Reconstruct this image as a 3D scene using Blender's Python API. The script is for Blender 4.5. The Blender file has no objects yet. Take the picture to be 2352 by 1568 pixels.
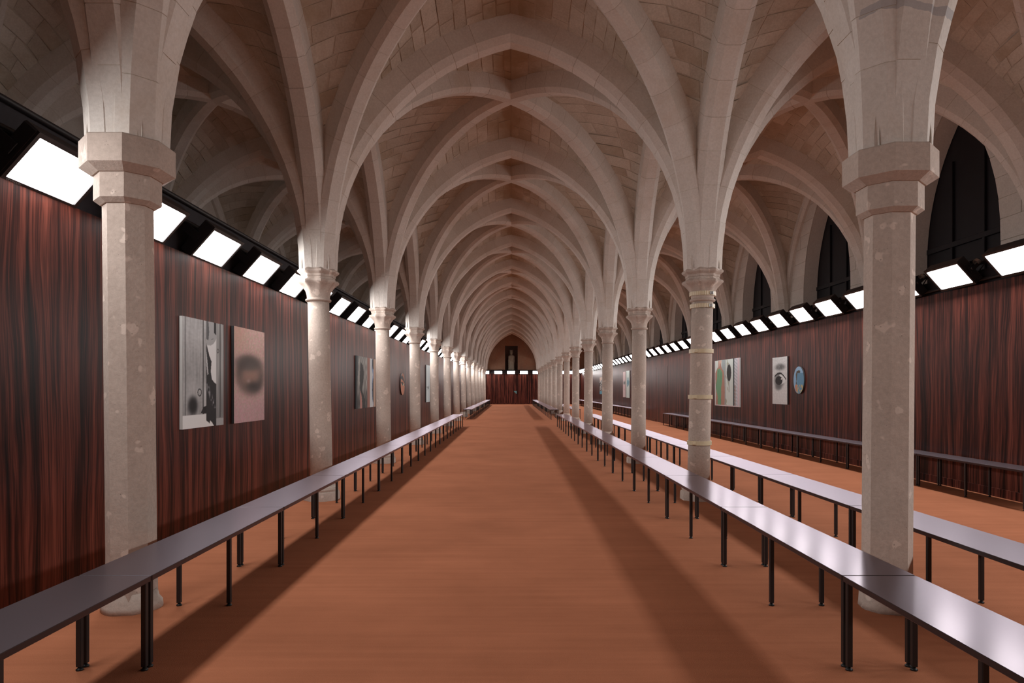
import bpy, math, random
import numpy as np
from mathutils import Vector, Matrix
random.seed(7); RNG = np.random.RandomState(11)
S = bpy.context.scene
COL = S.collection

# ---------------------------------------------------------------- camera, world, exposure
CAMZ = 1.325
FPX = 1568.0
cam_data = bpy.data.cameras.new('camera'); cam = bpy.data.objects.new('camera', cam_data); COL.objects.link(cam)
cam.location = (0, 0, CAMZ); cam.rotation_euler = (math.pi / 2, 0, 0)
cam_data.sensor_width = 36.0; cam_data.lens = 24.0; cam_data.shift_y = 109.0 / 2352.0
cam_data.clip_start = 0.05; cam_data.clip_end = 200
S.camera = cam
wd = bpy.data.worlds.new('world'); S.world = wd; wd.use_nodes = True
wd.node_tree.nodes['Background'].inputs['Color'].default_value = (0.02, 0.018, 0.02, 1)
wd.node_tree.nodes['Background'].inputs['Strength'].default_value = 0.2
LAMP_LEFT, LAMP_RIGHT, LAMP_END = 29.0, 38.0, 26.0
S.view_settings.view_transform = 'Standard'; S.view_settings.look = 'None'
S.view_settings.exposure = 0.0; S.view_settings.gamma = 1.0
S.view_settings.use_curve_mapping = False
try:
    S.cycles.use_denoising = True; S.cycles.use_light_tree = True
    S.cycles.max_bounces = 10; S.cycles.diffuse_bounces = 6; S.cycles.glossy_bounces = 4
    S.cycles.caustics_reflective = False; S.cycles.caustics_refractive = False
    S.cycles.sample_clamp_indirect = 4.0
except Exception:
    pass

# ---------------------------------------------------------------- layout numbers
BAY = 4.07
def YK(k): return 4.14 + BAY * (k - 1)
XLC, XRC = -2.328, 2.29           # column rows
XOL, XOR = -6.60, 6.57            # outer stone walls
YEND = 59.2
K0, K1 = -1, 14
SPR = 2.765                        # top of the capitals
def RISE(y): return 0.005 * (y - 10)          # capitals climb a little towards the far end
def APEX(y): return 0.0125 * (y - 8)         # and so do the crowns
def XL(y):
    y = max(y, -4)
    v = 3.05 - 0.0004 * (y - 5) ** 2 if y < 28 else 2.8384 - 0.0184 * (y - 28)
    return -max(v, 2.74)
def XR(y): return 5.97 - 0.12 * math.exp(-((y - 31) / 9.0) ** 2)
WT_L, WT_R, WT_E = 2.59, 2.66, 2.65

# ---------------------------------------------------------------- helpers
def link(o, parent=None):
    COL.objects.link(o)
    if parent is not None: o.parent = parent
    return o
def tag(o, label=None, cat=None, group=None, kind=None):
    if label: o['label'] = label
    if cat: o['category'] = cat
    if group: o['group'] = group
    if kind: o['kind'] = kind
    return o
def empty(name, loc=(0, 0, 0), rz=0.0):
    o = bpy.data.objects.new(name, None); o.location = loc; o.rotation_euler = (0, 0, rz); o.empty_display_size = 0.1
    return link(o)
class MB:
    def __init__(s): s.v = []; s.f = []; s.m = []; s.sm = []
    def add(s, v, f, mi=0, smooth=False):
        b = len(s.v); s.v.extend([tuple(p) for p in v])
        for q in f: s.f.append(tuple(b + i for i in q)); s.m.append(mi); s.sm.append(smooth)
    def box(s, x0, x1, y0, y1, z0, z1, mi=0):
        v = [(x0, y0, z0), (x1, y0, z0), (x1, y1, z0), (x0, y1, z0), (x0, y0, z1), (x1, y0, z1), (x1, y1, z1), (x0, y1, z1)]
        s.add(v, [(3, 2, 1, 0), (4, 5, 6, 7), (0, 1, 5, 4), (1, 2, 6, 5), (2, 3, 7, 6), (3, 0, 4, 7)], mi)
    def bbox(s, x0, x1, y0, y1, z0, z1, c, mi=0):
        # box with its vertical and top edges chamfered by c
        def ring(z, k): return [(x0 + k, y0 + c, z), (x0 + c, y0 + k, z), (x1 - c, y0 + k, z), (x1 - k, y0 + c, z), (x1 - k, y1 - c, z), (x1 - c, y1 - k, z), (x0 + c, y1 - k, z), (x0 + k, y1 - c, z)]
        rs = [ring(z0, c * .5), ring(z0 + c * .5, 0), ring(z1 - c * .5, 0), ring(z1, c * .5)]
        v = sum(rs, []); f = []
        for j in range(3):
            for i in range(8): f.append((j * 8 + i, j * 8 + (i + 1) % 8, j * 8 + 8 + (i + 1) % 8, j * 8 + 8 + i))
        f.append(tuple(range(7, -1, -1))); f.append(tuple(range(24, 32)))
        s.add(v, f, mi)
    def tube(s, a, b, r, n=8, mi=0, caps=True):
        a = Vector(a); b = Vector(b); d = (b - a).normalized()
        u = d.orthogonal().normalized(); w = d.cross(u)
        v = []
        for p in (a, b):
            for i in range(n):
                t = 2 * math.pi * i / n; v.append(p + u * (r * math.cos(t)) + w * (r * math.sin(t)))
        f = [(i, (i + 1) % n, n + (i + 1) % n, n + i) for i in range(n)]
        s.add(v, f, mi, True)
        if caps: s.add(v[:n], [tuple(range(n - 1, -1, -1))], mi); s.add(v[n:], [tuple(range(n))], mi)
    def sweep(s, rings, closed_profile=True, mi=0, caps=True, smooth=False):
        n = len(rings[0]); v = [p for r in rings for p in r]; f = []
        m = n if closed_profile else n - 1
        for j in range(len(rings) - 1):
            for i in range(m): f.append((j * n + i, j * n + (i + 1) % n, (j + 1) * n + (i + 1) % n, (j + 1) * n + i))
        s.add(v, f, mi, smooth)
        if caps:
            b = len(s.v) - len(v)
            s.f.append(tuple(b + i for i in range(n - 1, -1, -1))); s.m.append(mi); s.sm.append(False)
            e = b + (len(rings) - 1) * n
            s.f.append(tuple(e + i for i in range(n))); s.m.append(mi); s.sm.append(False)
    def lathe(s, prof, n, rf=None, mi=0, smooth=True, shear=0.0, z0=0.0, off=0.0):
        # prof: (z, r, k) rings; rf(theta, k) scales the radius
        rings = []
        for (z, r, k) in prof:
            ring = []
            for i in range(n):
                t = 2 * math.pi * (i + off) / n
                q = r * (rf(t, k, z) if rf else 1.0)
                ring.append((q * math.cos(t) + shear * (z - z0), q * math.sin(t), z))
            rings.append(ring)
        s.sweep(rings, True, mi, True, smooth)
    def mesh(s, name, mats, sharp=None):
        me = bpy.data.meshes.new(name); me.from_pydata(s.v, [], s.f)
        for m in (mats if isinstance(mats, (list, tuple)) else [mats]): me.materials.append(m)
        me.polygons.foreach_set('material_index', s.m); me.polygons.foreach_set('use_smooth', s.sm)
        me.update()
        if sharp: me.set_sharp_from_angle(angle=math.radians(sharp))
        return me
    def build(s, name, mats, parent=None, sharp=None):
        return link(bpy.data.objects.new(name, s.mesh(name, mats, sharp)), parent)
def dup(root):
    r = root.copy(); link(r)
    for ch in root.children:
        c = ch.copy(); link(c, r)
        for g in ch.children: d = g.copy(); link(d, c)
    return r
ONES = 'first second third fourth fifth sixth seventh eighth ninth tenth eleventh twelfth thirteenth fourteenth fifteenth sixteenth seventeenth eighteenth nineteenth'.split()
TENS = {20: 'twent', 30: 'thirt', 40: 'fort', 50: 'fift', 60: 'sixt'}
def ordinal(n):
    if n < 20: return ONES[n - 1]
    t = TENS[n // 10 * 10]
    return t + 'ieth' if n % 10 == 0 else t + 'y-' + ONES[n % 10 - 1]

# ---------------------------------------------------------------- materials
def new_mat(name):
    m = bpy.data.materials.new(name); m.use_nodes = True
    nt = m.node_tree; b = nt.nodes['Principled BSDF']
    return m, nt, b
def N(nt, typ, **kw):
    n = nt.nodes.new(typ)
    for k, v in kw.items():
        if k in n.inputs.keys(): n.inputs[k].default_value = v
        else: setattr(n, k, v)
    return n
def ramp(nt, fac, stops):
    r = nt.nodes.new('ShaderNodeValToRGB'); e = r.color_ramp.elements
    while len(e) < len(stops): e.new(0.5)
    for el, (p, c) in zip(e, stops): el.position = p; el.color = (*c, 1)
    nt.links.new(fac, r.inputs[0]); return r.outputs[0]
def mix(nt, fac, a, b, mode='MIX'):
    n = nt.nodes.new('ShaderNodeMix'); n.data_type = 'RGBA'; n.blend_type = mode
    for sock, val in ((n.inputs[0], fac), (n.inputs[6], a), (n.inputs[7], b)):
        if hasattr(val, 'is_linked'): nt.links.new(val, sock)
        elif isinstance(val, (int, float)): sock.default_value = val
        else: sock.default_value = (*val, 1)
    return n.outputs[2]
def math_n(nt, op, a, b=None):
    n = nt.nodes.new('ShaderNodeMath'); n.operation = op
    for i, val in enumerate((a, b)):
        if val is None: continue
        if hasattr(val, 'is_linked'): nt.links.new(val, n.inputs[i])
        else: n.inputs[i].default_value = val
    return n.outputs[0]
def pos(nt, scale=(1, 1, 1)):
    g = nt.nodes.new('ShaderNodeNewGeometry'); mp = nt.nodes.new('ShaderNodeMapping'); mp.inputs['Scale'].default_value = scale
    nt.links.new(g.outputs['Position'], mp.inputs[0]); return mp.outputs[0], g
def noise(nt, vec, scale, detail=4, rough=0.55, dist=0.0):
    n = N(nt, 'ShaderNodeTexNoise', Scale=scale, Detail=detail, Roughness=rough, Distortion=dist)
    nt.links.new(vec, n.inputs['Vector']); return n.outputs['Fac']
def bump(nt, b, h, strength, dist=0.01):
    n = N(nt, 'ShaderNodeBump', Strength=strength, Distance=dist); nt.links.new(h, n.inputs['Height']); nt.links.new(n.outputs[0], b.inputs['Normal'])

def stone_mat(name, dark, light, stain=None, pit=0.5, vary=0.5, patches=False, crown=False):
    m, nt, b = new_mat(name); v, g = pos(nt)
    big = noise(nt, v, 1.1, 5, 0.6); fine = noise(nt, v, 45, 3, 0.7); mid = noise(nt, v, 7, 4, 0.6)
    oi = nt.nodes.new('ShaderNodeObjectInfo')
    rnd = math_n(nt, 'FRACT', math_n(nt, 'ADD', g.outputs['Random Per Island'], oi.outputs['Random']))
    f = math_n(nt, 'ADD', math_n(nt, 'MULTIPLY', rnd, vary), math_n(nt, 'MULTIPLY', big, 1 - vary * 0.6))
    f = math_n(nt, 'ADD', f, math_n(nt, 'MULTIPLY', math_n(nt, 'SUBTRACT', mid, 0.5), 0.5))
    c = ramp(nt, f, [(0.15, dark), (0.85, light)])
    c = mix(nt, 0.25, c, ramp(nt, fine, [(0.35, tuple(x * .75 for x in dark)), (0.65, light)]))
    if stain:
        sn = noise(nt, v, 0.7, 6, 0.7, 1.0)
        sf = ramp(nt, sn, [(0.50, (0, 0, 0)), (0.72, (1, 1, 1))])
        c = mix(nt, math_n(nt, 'MULTIPLY', sf, 0.55), c, stain)
    if crown:
        odd = math_n(nt, 'GREATER_THAN', rnd, 0.90); c = mix(nt, math_n(nt, 'MULTIPLY', math_n(nt, 'MULTIPLY', odd, mid), 0.9), c, tuple(x * .8 for x in stain))
        sx = nt.nodes.new('ShaderNodeSeparateXYZ'); nt.links.new(v, sx.inputs[0])
        ax = math_n(nt, 'ABSOLUTE', math_n(nt, 'ADD', sx.outputs[0], 0.02))
        sn2 = noise(nt, v, 2.2, 5, 0.65)
        mr = ramp(nt, math_n(nt, 'ADD', ax, math_n(nt, 'MULTIPLY', math_n(nt, 'SUBTRACT', sn2, 0.5), 0.9)), [(0.10, (1, 1, 1)), (0.42, (0, 0, 0))])
        c = mix(nt, math_n(nt, 'MULTIPLY', mr, 0.7), c, tuple(x * .85 for x in stain))
    if patches:
        pn = noise(nt, v, 9.0, 2, 0.45); pf = ramp(nt, pn, [(0.64, (0, 0, 0)), (0.67, (1, 1, 1))])
        c = mix(nt, math_n(nt, 'MULTIPLY', pf, 0.6), c, tuple(min(1, x * 1.25) for x in light))
        vo = N(nt, 'ShaderNodeTexVoronoi', Scale=38.0); nt.links.new(v, vo.inputs['Vector'])
        pk = noise(nt, v, 9, 2); h1 = math_n(nt, 'LESS_THAN', vo.outputs['Distance'], math_n(nt, 'MULTIPLY', math_n(nt, 'SUBTRACT', pk, 0.47), 0.9))
        c = mix(nt, math_n(nt, 'MULTIPLY', h1, 0.5), c, tuple(x * .45 for x in dark))
    nt.links.new(c, b.inputs['Base Color']); b.inputs['Roughness'].default_value = 0.9; b.inputs['Specular IOR Level'].default_value = 0.2
    hh = math_n(nt, 'ADD', math_n(nt, 'MULTIPLY', fine, 0.5), mid); bump(nt, b, hh, pit, 0.012)
    return m
M = {}
M['column'] = stone_mat('column_limestone', (.43, .348, .298), (.64, .542, .475), None, 0.35, 0.12, True)
M['rib'] = stone_mat('rib_limestone', (.64, .585, .53), (.82, .775, .725), (.58, .47, .37), 0.3, 0.3)  # vault stone coloured paler than the columns, standing in for missing upward light
M['web'] = stone_mat('web_limestone', (.48, .425, .35), (.76, .705, .625), (.42, .31, .19), 0.5, 0.55, False, True)  # web colour raised as well, to brighten the dim vault
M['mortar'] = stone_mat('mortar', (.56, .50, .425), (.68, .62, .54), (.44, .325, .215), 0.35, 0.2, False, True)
M['ashlar'] = stone_mat('wall_ashlar', (.58, .525, .47), (.76, .71, .655), None, 0.3, 0.3)  # paler along with the vault stone, for the same brightening
M['plaster'] = stone_mat('old_plaster', (.20, .095, .065), (.33, .19, .12), (.30, .12, .07), 0.5, 0.1)
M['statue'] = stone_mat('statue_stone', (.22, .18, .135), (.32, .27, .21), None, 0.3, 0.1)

def brush_mark(m):
    nt = m.node_tree; b = nt.nodes['Principled BSDF']; old = b.inputs['Base Color'].links[0].from_socket
    v, g = pos(nt); sx = nt.nodes.new('ShaderNodeSeparateXYZ'); nt.links.new(v, sx.inputs[0]); X, Y, Z = sx.outputs
    wob = math_n(nt, 'MULTIPLY', math_n(nt, 'SINE', math_n(nt, 'MULTIPLY', X, 11.0)), 0.02)
    d = math_n(nt, 'ABSOLUTE', math_n(nt, 'SUBTRACT', math_n(nt, 'ADD', Z, wob), 3.49))
    k = math_n(nt, 'LESS_THAN', math_n(nt, 'ADD', d, math_n(nt, 'MULTIPLY', math_n(nt, 'SUBTRACT', noise(nt, v, 14, 3), 0.5), 0.03)), 0.022)
    for sock, c0, r in ((X, 2.36, 0.34), (Y, 3.9, 0.45)): k = math_n(nt, 'MULTIPLY', k, math_n(nt, 'LESS_THAN', math_n(nt, 'ABSOLUTE', math_n(nt, 'SUBTRACT', sock, c0)), r))
    nt.links.new(mix(nt, math_n(nt, 'MULTIPLY', k, 0.6), old, (.34, .35, .38)), b.inputs['Base Color'])
brush_mark(M['rib'])
def wood_mat(name):
    m, nt, b = new_mat(name)
    uv = nt.nodes.new('ShaderNodeUVMap'); uv.uv_map = 'UVMap'
    def mp(sx, sy, ox=0.0):
        k = nt.nodes.new('ShaderNodeMapping'); k.inputs['Scale'].default_value = (sx, sy, 1); k.inputs['Location'].default_value = (ox, ox * .7, 0)
        nt.links.new(uv.outputs[0], k.inputs[0]); return k.outputs[0]
    warp = noise(nt, mp(1.15, 0.36), 1.0, 2, 0.5)
    warp2 = noise(nt, mp(7.0, 1.3, 3.1), 1.0, 2, 0.5)
    sep = nt.nodes.new('ShaderNodeSeparateXYZ'); nt.links.new(uv.outputs[0], sep.inputs[0])
    s = math_n(nt, 'ADD', sep.outputs[0], math_n(nt, 'MULTIPLY', math_n(nt, 'SUBTRACT', warp, 0.5), 0.30))
    s = math_n(nt, 'ADD', s, math_n(nt, 'MULTIPLY', math_n(nt, 'SUBTRACT', warp2, 0.5), 0.05))
    cx = nt.nodes.new('ShaderNodeCombineXYZ'); nt.links.new(s, cx.inputs[0]); nt.links.new(math_n(nt, 'MULTIPLY', sep.outputs[1], 0.02), cx.inputs[1])
    n1 = noise(nt, cx.outputs[0], 11.0, 2, 0.5); n2 = noise(nt, cx.outputs[0], 58.0, 3, 0.6); n3 = noise(nt, cx.outputs[0], 160.0, 2, 0.6)
    f = math_n(nt, 'ADD', math_n(nt, 'MULTIPLY', n1, 0.50), math_n(nt, 'MULTIPLY', n2, 0.40))
    f = math_n(nt, 'ADD', f, math_n(nt, 'MULTIPLY', n3, 0.14))
    c = ramp(nt, f, [(0.41, (.008, .003, .0025)), (0.49, (.036, .0095, .007)), (0.56, (.105, .027, .018)), (0.67, (.225, .064, .043))])
    nt.links.new(c, b.inputs['Base Color']); b.inputs['Roughness'].default_value = 0.36; b.inputs['Specular IOR Level'].default_value = 0.12
    bump(nt, b, n2, 0.06, 0.004)
    return m
M['wood'] = wood_mat('rosewood_veneer')

def carpet_mat():
    m, nt, b = new_mat('rust_carpet'); v, g = pos(nt); v2, _ = pos(nt, (0.35, 9, 1))
    f1 = noise(nt, v, 260, 2, 0.7); f2 = noise(nt, v, 1.3, 4, 0.6); f3 = noise(nt, v2, 1.6, 4, 0.65)
    f = math_n(nt, 'ADD', math_n(nt, 'MULTIPLY', f1, 0.45), math_n(nt, 'ADD', math_n(nt, 'MULTIPLY', f2, 0.3), math_n(nt, 'MULTIPLY', f3, 0.25)))
    c = ramp(nt, f, [(0.30, (.28, .103, .052)), (0.70, (.50, .189, .099))])
    nt.links.new(c, b.inputs['Base Color']); b.inputs['Roughness'].default_value = 1.0; b.inputs['Specular IOR Level'].default_value = 0.05
    bump(nt, b, f1, 0.5, 0.004)
    return m
M['carpet'] = carpet_mat()
def plain(name, col, rough=0.5, spec=0.5, metal=0.0, nz=0.0, nscale=30):
    m, nt, b = new_mat(name)
    b.inputs['Base Color'].default_value = (*col, 1); b.inputs['Roughness'].default_value = rough
    b.inputs['Specular IOR Level'].default_value = spec; b.inputs['Metallic'].default_value = metal
    if nz:
        v, g = pos(nt); n = noise(nt, v, nscale, 4)
        nt.links.new(ramp(nt, n, [(0.3, tuple(x * (1 - nz) for x in col)), (0.7, tuple(min(1, x * (1 + nz)) for x in col))]), b.inputs['Base Color'])
    return m
m, nt, b = new_mat('bench_laminate'); b.inputs['Base Color'].default_value = (.036, .026, .025, 1); b.inputs['Roughness'].default_value = .8; b.inputs['Specular IOR Level'].default_value = 0.0
g1 = N(nt, 'ShaderNodeBsdfGlossy', Roughness=0.29); g1.inputs['Color'].default_value = (.86, .77, .88, 1)
g2 = N(nt, 'ShaderNodeBsdfGlossy', Roughness=0.15); g2.inputs['Color'].default_value = (.80, .74, .80, 1)
gl = nt.nodes.new('ShaderNodeMixShader'); gl.inputs[0].default_value = 0.22; nt.links.new(g1.outputs[0], gl.inputs[1]); nt.links.new(g2.outputs[0], gl.inputs[2])
fr = N(nt, 'ShaderNodeFresnel', IOR=1.44); mx = nt.nodes.new('ShaderNodeMixShader')
nt.links.new(fr.outputs[0], mx.inputs[0]); nt.links.new(b.outputs[0], mx.inputs[1]); nt.links.new(gl.outputs[0], mx.inputs[2]); nt.links.new(mx.outputs[0], nt.nodes['Material Output'].inputs[0]); M['bench'] = m
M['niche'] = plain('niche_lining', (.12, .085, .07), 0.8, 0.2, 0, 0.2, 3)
M['leg'] = plain('bench_leg_metal', (.016, .012, .012), 0.45, 0.45)
M['foot'] = plain('leg_foot_plastic', (.006, .006, .006), 0.5, 0.4)
M['black'] = plain('black_metal', (.012, .011, .013), 0.5, 0.4, 0, 0.15)
M['cloth'] = plain('black_cladding', (.030, .026, .030), 0.7, 0.25, 0, 0.15, 12)
M['chrome'] = plain('worn_steel', (.30, .29, .28), 0.35, 0.5, 0.9)
M['shutter'] = plain('black_shutter', (.010, .008, .011), 0.6, 0.3, 0, 0.15, 8)
M['edge'] = plain('panel_edge', (.03, .032, .034), 0.6, 0.3)
M['edge_white'] = plain('panel_edge_white', (.55, .56, .55), 0.6, 0.3)
M['strap'] = plain('cream_strap', (.66, .56, .38), 0.4, 0.5, 0, 0.05)
M['teal'] = plain('teal_card', (.11, .26, .27), 0.6, 0.3)
M['text'] = plain('grey_lettering', (.25, .24, .24), 0.6, 0.3)
for nm, st in (('lamp_left', LAMP_LEFT), ('lamp_right', LAMP_RIGHT), ('lamp_end', LAMP_END)):
    m, nt, b = new_mat(nm); nt.nodes.remove(b); e = N(nt, 'ShaderNodeEmission', Strength=st); e.inputs['Color'].default_value = (1.0, .965, .95, 1)
    nt.links.new(e.outputs[0], nt.nodes['Material Output'].inputs[0]); M[nm] = m
m, nt, b = new_mat('printed_picture'); a = nt.nodes.new('ShaderNodeVertexColor'); a.layer_name = 'Col'
nt.links.new(a.outputs[0], b.inputs['Base Color']); b.inputs['Roughness'].default_value = 0.55; b.inputs['Specular IOR Level'].default_value = 0.25; M['print'] = m

# ---------------------------------------------------------------- floor
mb = MB(); mb.box(-7.2, 7.2, -4.1, YEND + 0.3, -0.05, 0.0)
tag(mb.build('floor', M['carpet']), 'rust orange carpet covering the whole hall floor', kind='structure')

# ---------------------------------------------------------------- wood walls
def wall_strip(name, xf, side, top, y0, y1, thick=0.06, bottom=0.0, mat='wood', lift=0.0):
    ys = np.arange(y0, y1 + 1e-6, (y1 - y0) / max(1, round((y1 - y0) / 0.6)))
    rings = []
    for y in ys:
        x = xf(y) - side * lift
        rings.append([(x, y, bottom), (x, y, top), (x + side * thick, y, top), (x + side * thick, y, bottom)])
    if side > 0: rings = [r[::-1] for r in rings]
    mb = MB(); mb.sweep(rings, True, 0, True, False)
    me = mb.mesh(name, M[mat]); uvl = me.uv_layers.new(name='UVMap')
    for p in me.polygons:
        for li in p.loop_indices:
            co = me.vertices[me.loops[li].vertex_index].co
            uvl.data[li].uv = (co.y * side + co.x * 0.3, co.z + side * 7 + lift * 31)
    return link(bpy.data.objects.new(name, me))
tag(wall_strip('wall_left', XL, -1, WT_L, -2.0, YEND), 'rosewood veneer wall running close behind the left columns', kind='structure')
tag(wall_strip('wall_right', XR, 1, WT_R, -2.0, YEND), 'rosewood veneer wall along the right aisle', kind='structure')
o = tag(wall_strip('baseboard_right', XR, 1, 0.105, 2.0, 25.8, 0.02, lift=0.014), 'low rosewood baseboard under the near wall benches', kind='structure')
o = tag(wall_strip('baseboard_right', XR, 1, 0.105, 27.8, YEND, 0.02, lift=0.014), 'low rosewood baseboard under the far wall benches', kind='structure')
# flush door in the gap of the baseboard
dm = MB()
for y in (25.83, 27.77): dm.box(XR(y) - 0.004, XR(y) + 0.004, y - 0.006, y + 0.006, 0.0, 2.2)
tag(dm.build('trim_1', M['foot']), 'thin dark joint lines of the flush door in the right wall', kind='structure')
def end_wall(name, x0, x1, y, z0, z1, mat, th=0.06, off=0.0):
    mb = MB(); mb.box(x0, x1, y, y + th, z0, z1)
    me = mb.mesh(name, M[mat]); uvl = me.uv_layers.new(name='UVMap')
    for p in me.polygons:
        for li in p.loop_indices:
            co = me.vertices[me.loops[li].vertex_index].co; uvl.data[li].uv = (co.x + 100 + off, co.z)
    return link(bpy.data.objects.new(name, me))
tag(end_wall('wall_back', -2.7, 6.02, YEND, 0, WT_E, 'wood'), 'rosewood veneer wall closing the far end of the hall', kind='structure')
tag(end_wall('baseboard_back', -2.6, 5.95, YEND - 0.014, 0, 0.105, 'wood', 0.014, 3.3), 'rosewood baseboard of the far wall', kind='structure')

# ---------------------------------------------------------------- vaults: arches, ribs, webs
class Arch:
    """Pointed two-centred arch in a vertical plane; p runs from one springing centre (0) to the other (2L)."""
    def __init__(s, L, off, zs, za, d, y=8.0):
        s.spr = SPR + RISE(y); zs += RISE(y); za += APEX(y)
        s.L, s.off, s.zs, s.za, s.d = L, off, zs, za, d
        sp = L - off; r = za - zs
        s.c = (r * r - sp * sp) / (2 * sp); s.R = sp + s.c
    def z_ext(s, p, extra=0.0):
        p = min(p, 2 * s.L - p); q = (s.R + s.d + extra) ** 2 - (p - s.L - s.c) ** 2
        return s.zs + (math.sqrt(q) if q > 0 else 0.0)
    def half(s, n):
        # (p, z, nx, nz) on the intrados of the first half, stilt first; n points outwards
        out = [(s.off, s.spr - 0.02, -1.0, 0.0)]
        a0, a1 = math.pi, math.acos(-s.c / s.R)
        for i in range(n + 1):
            a = a0 + (a1 - a0) * i / n
            out.append((s.L + s.c + s.R * math.cos(a), s.zs + s.R * math.sin(a), math.cos(a), math.sin(a)))
        p, z, nx, nz = out[-1]; out[-1] = (p, z, 0.0, 1.0 / nz)      # mitred crown joint
        return out
def A_NAVE(y): return Arch((XRC - XLC) / 2, 0.195, 2.83, 5.45, 0.27, y)
def A_AISR(y): return Arch((XOR - XRC) / 2, 0.19, 2.83, 5.45, 0.27, y)
def A_AISL(y): return Arch((XLC - XOL) / 2, 0.19, 2.83, 5.45, 0.27, y)
def A_LONG(y): return Arch(BAY / 2, 0.195, 2.83, 5.42, 0.27, y)
def A_WALL(y): return Arch(BAY / 2, 0.16, 2.83, 5.78, 0.14, y)
def diag(hx): return lambda y: Arch(math.hypot(hx, BAY / 2), 0.212, 2.80, 5.60, 0.24, y)
D_NAVE = diag((XRC - XLC) / 2); D_AISR = diag((XOR - XRC) / 2); D_AISL = diag((XLC - XOL) / 2)
def prof(w, c, d, g=0.0):
    w -= g; return [(-w, d), (-w, c), (-(w - c), g), (w - c, g), (w, c), (w, d)]
P_TRANS, P_LONG, P_DIAG, P_WALL = (0.150, 0.07, 0.36), (0.150, 0.07, 0.36), (0.130, 0.06, 0.34), (0.11, 0.05, 0.22)

ceiling = tag(empty('ceiling'), 'ribbed stone vault of pointed arches over the nave and both aisles', kind='structure')
def in_frame(c, m=0.0):
    if c[1] < 1.0: return False
    px = 1176 + c[0] / c[1] * FPX; py = 893 - (c[2] - CAMZ) / c[1] * FPX
    return -m < px < 2352 + m and -m < py < 1568 + m
ARCHES = []    # dict(name, path frames, profile, blocks)
def add_arch(name, a, b, A, pr, mirror_ok=True):
    """a, b: plan points of the two springings."""
    a = Vector((a[0], a[1], 0)); b = Vector((b[0], b[1], 0)); h = (b - a).normalized(); side = h.cross(Vector((0, 0, 1)))
    L2 = (b - a).length
    hf = A((a.y + b.y) / 2).half(14)
    fr = [(a + h * p + Vector((0, 0, z)), h * nx + Vector((0, 0, nz))) for p, z, nx, nz in hf]
    fr2 = [(a + h * (L2 - p) + Vector((0, 0, z)), h * (-nx) + Vector((0, 0, nz))) for p, z, nx, nz in hf]
    ARCHES.append(dict(name=name, halves=(fr, fr2), side=side, pr=pr))
for k in range(K0, K1 + 1):
    y = YK(k)
    add_arch('transverse_arch', (XLC, y), (XRC, y), A_NAVE, P_TRANS)
    add_arch('transverse_arch', (XRC, y), (XOR, y), A_AISR, P_TRANS)
    add_arch('transverse_arch', (XOL, y), (XLC, y), A_AISL, P_TRANS)
    if k < K1:
        y2 = YK(k + 1)
        add_arch('longitudinal_arch', (XLC, y), (XLC, y2), A_LONG, P_LONG)
        add_arch('longitudinal_arch', (XRC, y), (XRC, y2), A_LONG, P_LONG)
        add_arch('wall_arch', (XOR, y), (XOR, y2), A_WALL, P_WALL)
        add_arch('wall_arch', (XOL, y), (XOL, y2), A_WALL, P_WALL)
        for x0, x1, A in ((XLC, XRC, D_NAVE), (XRC, XOR, D_AISR), (XOL, XLC, D_AISL)):
            add_arch('diagonal_rib', (x0, y), (x1, y2), A, P_DIAG)
            add_arch('diagonal_rib', (x0, y2), (x1, y), A, P_DIAG)
add_arch('transverse_arch', (XLC, YEND - 0.12), (XRC, YEND - 0.12), A_NAVE, P_TRANS)
def frame_at(fr, acc, s):
    i = int(np.searchsorted(acc, s)) ; i = max(1, min(i, len(acc) - 1))
    t = (s - acc[i - 1]) / max(1e-9, acc[i] - acc[i - 1])
    p = fr[i - 1][0].lerp(fr[i][0], t); n = fr[i - 1][1].lerp(fr[i][1], t); return p, n
cand = []
for ai, A in enumerate(ARCHES):
    A['blocks'] = []
    for fr in A['halves']:
        acc = [0.0]
        for i in range(1, len(fr)): acc.append(acc[-1] + (fr[i][0] - fr[i - 1][0]).length)
        T = acc[-1]; s = 0.0; cuts = [0.0]
        first = True
        while s < T - 0.2:
            s += random.uniform(0.27, 0.40) * (1.6 if first else 1.0); first = False
            if T - s < 0.2: s = T
            cuts.append(min(s, T))
        cuts[-1] = T
        for j in range(len(cuts) - 1):
            s0, s1 = cuts[j] + 0.0025, cuts[j + 1] - (0.0025 if j < len(cuts) - 2 else -0.0)
            rings = []; pu = random.uniform(-0.001, 0.003)
            far = fr[0][0].y > 33
            for t in ((0, 0.5, 1) if not far else (0, 1)):
                p, n = frame_at(fr, acc, s0 + (s1 - s0) * t)
                rings.append([p + A['side'] * bx + n * (dz - pu) for bx, dz in prof(*A['pr'])])
            cen = rings[len(rings) // 2][2]
            A['blocks'].append(rings)
            if in_frame(cen) and j > 0: cand.append((cen.y + 0.15 * abs(cen.x), ai, len(A['blocks']) - 1))
cand.sort(); single = {(ai, bi) for _, ai, bi in cand[:300]}
for ai, A in enumerate(ARCHES):
    mb = MB()
    for fr in A['halves']:
        mb.sweep([[p + A['side'] * bx + n * dz for bx, dz in prof(*A['pr'], g=0.0025)] for p, n in fr], False, 1, False, True)
    for bi, rings in enumerate(A['blocks']):
        if (ai, bi) not in single: mb.sweep(rings, False, 0, True, False)
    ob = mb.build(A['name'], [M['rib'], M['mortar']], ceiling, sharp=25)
    for bi, rings in enumerate(A['blocks']):
        if (ai, bi) in single:
            m2 = MB(); m2.sweep(rings, False, 0, True, False); m2.build('voussoir', M['rib'], ob)

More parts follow.
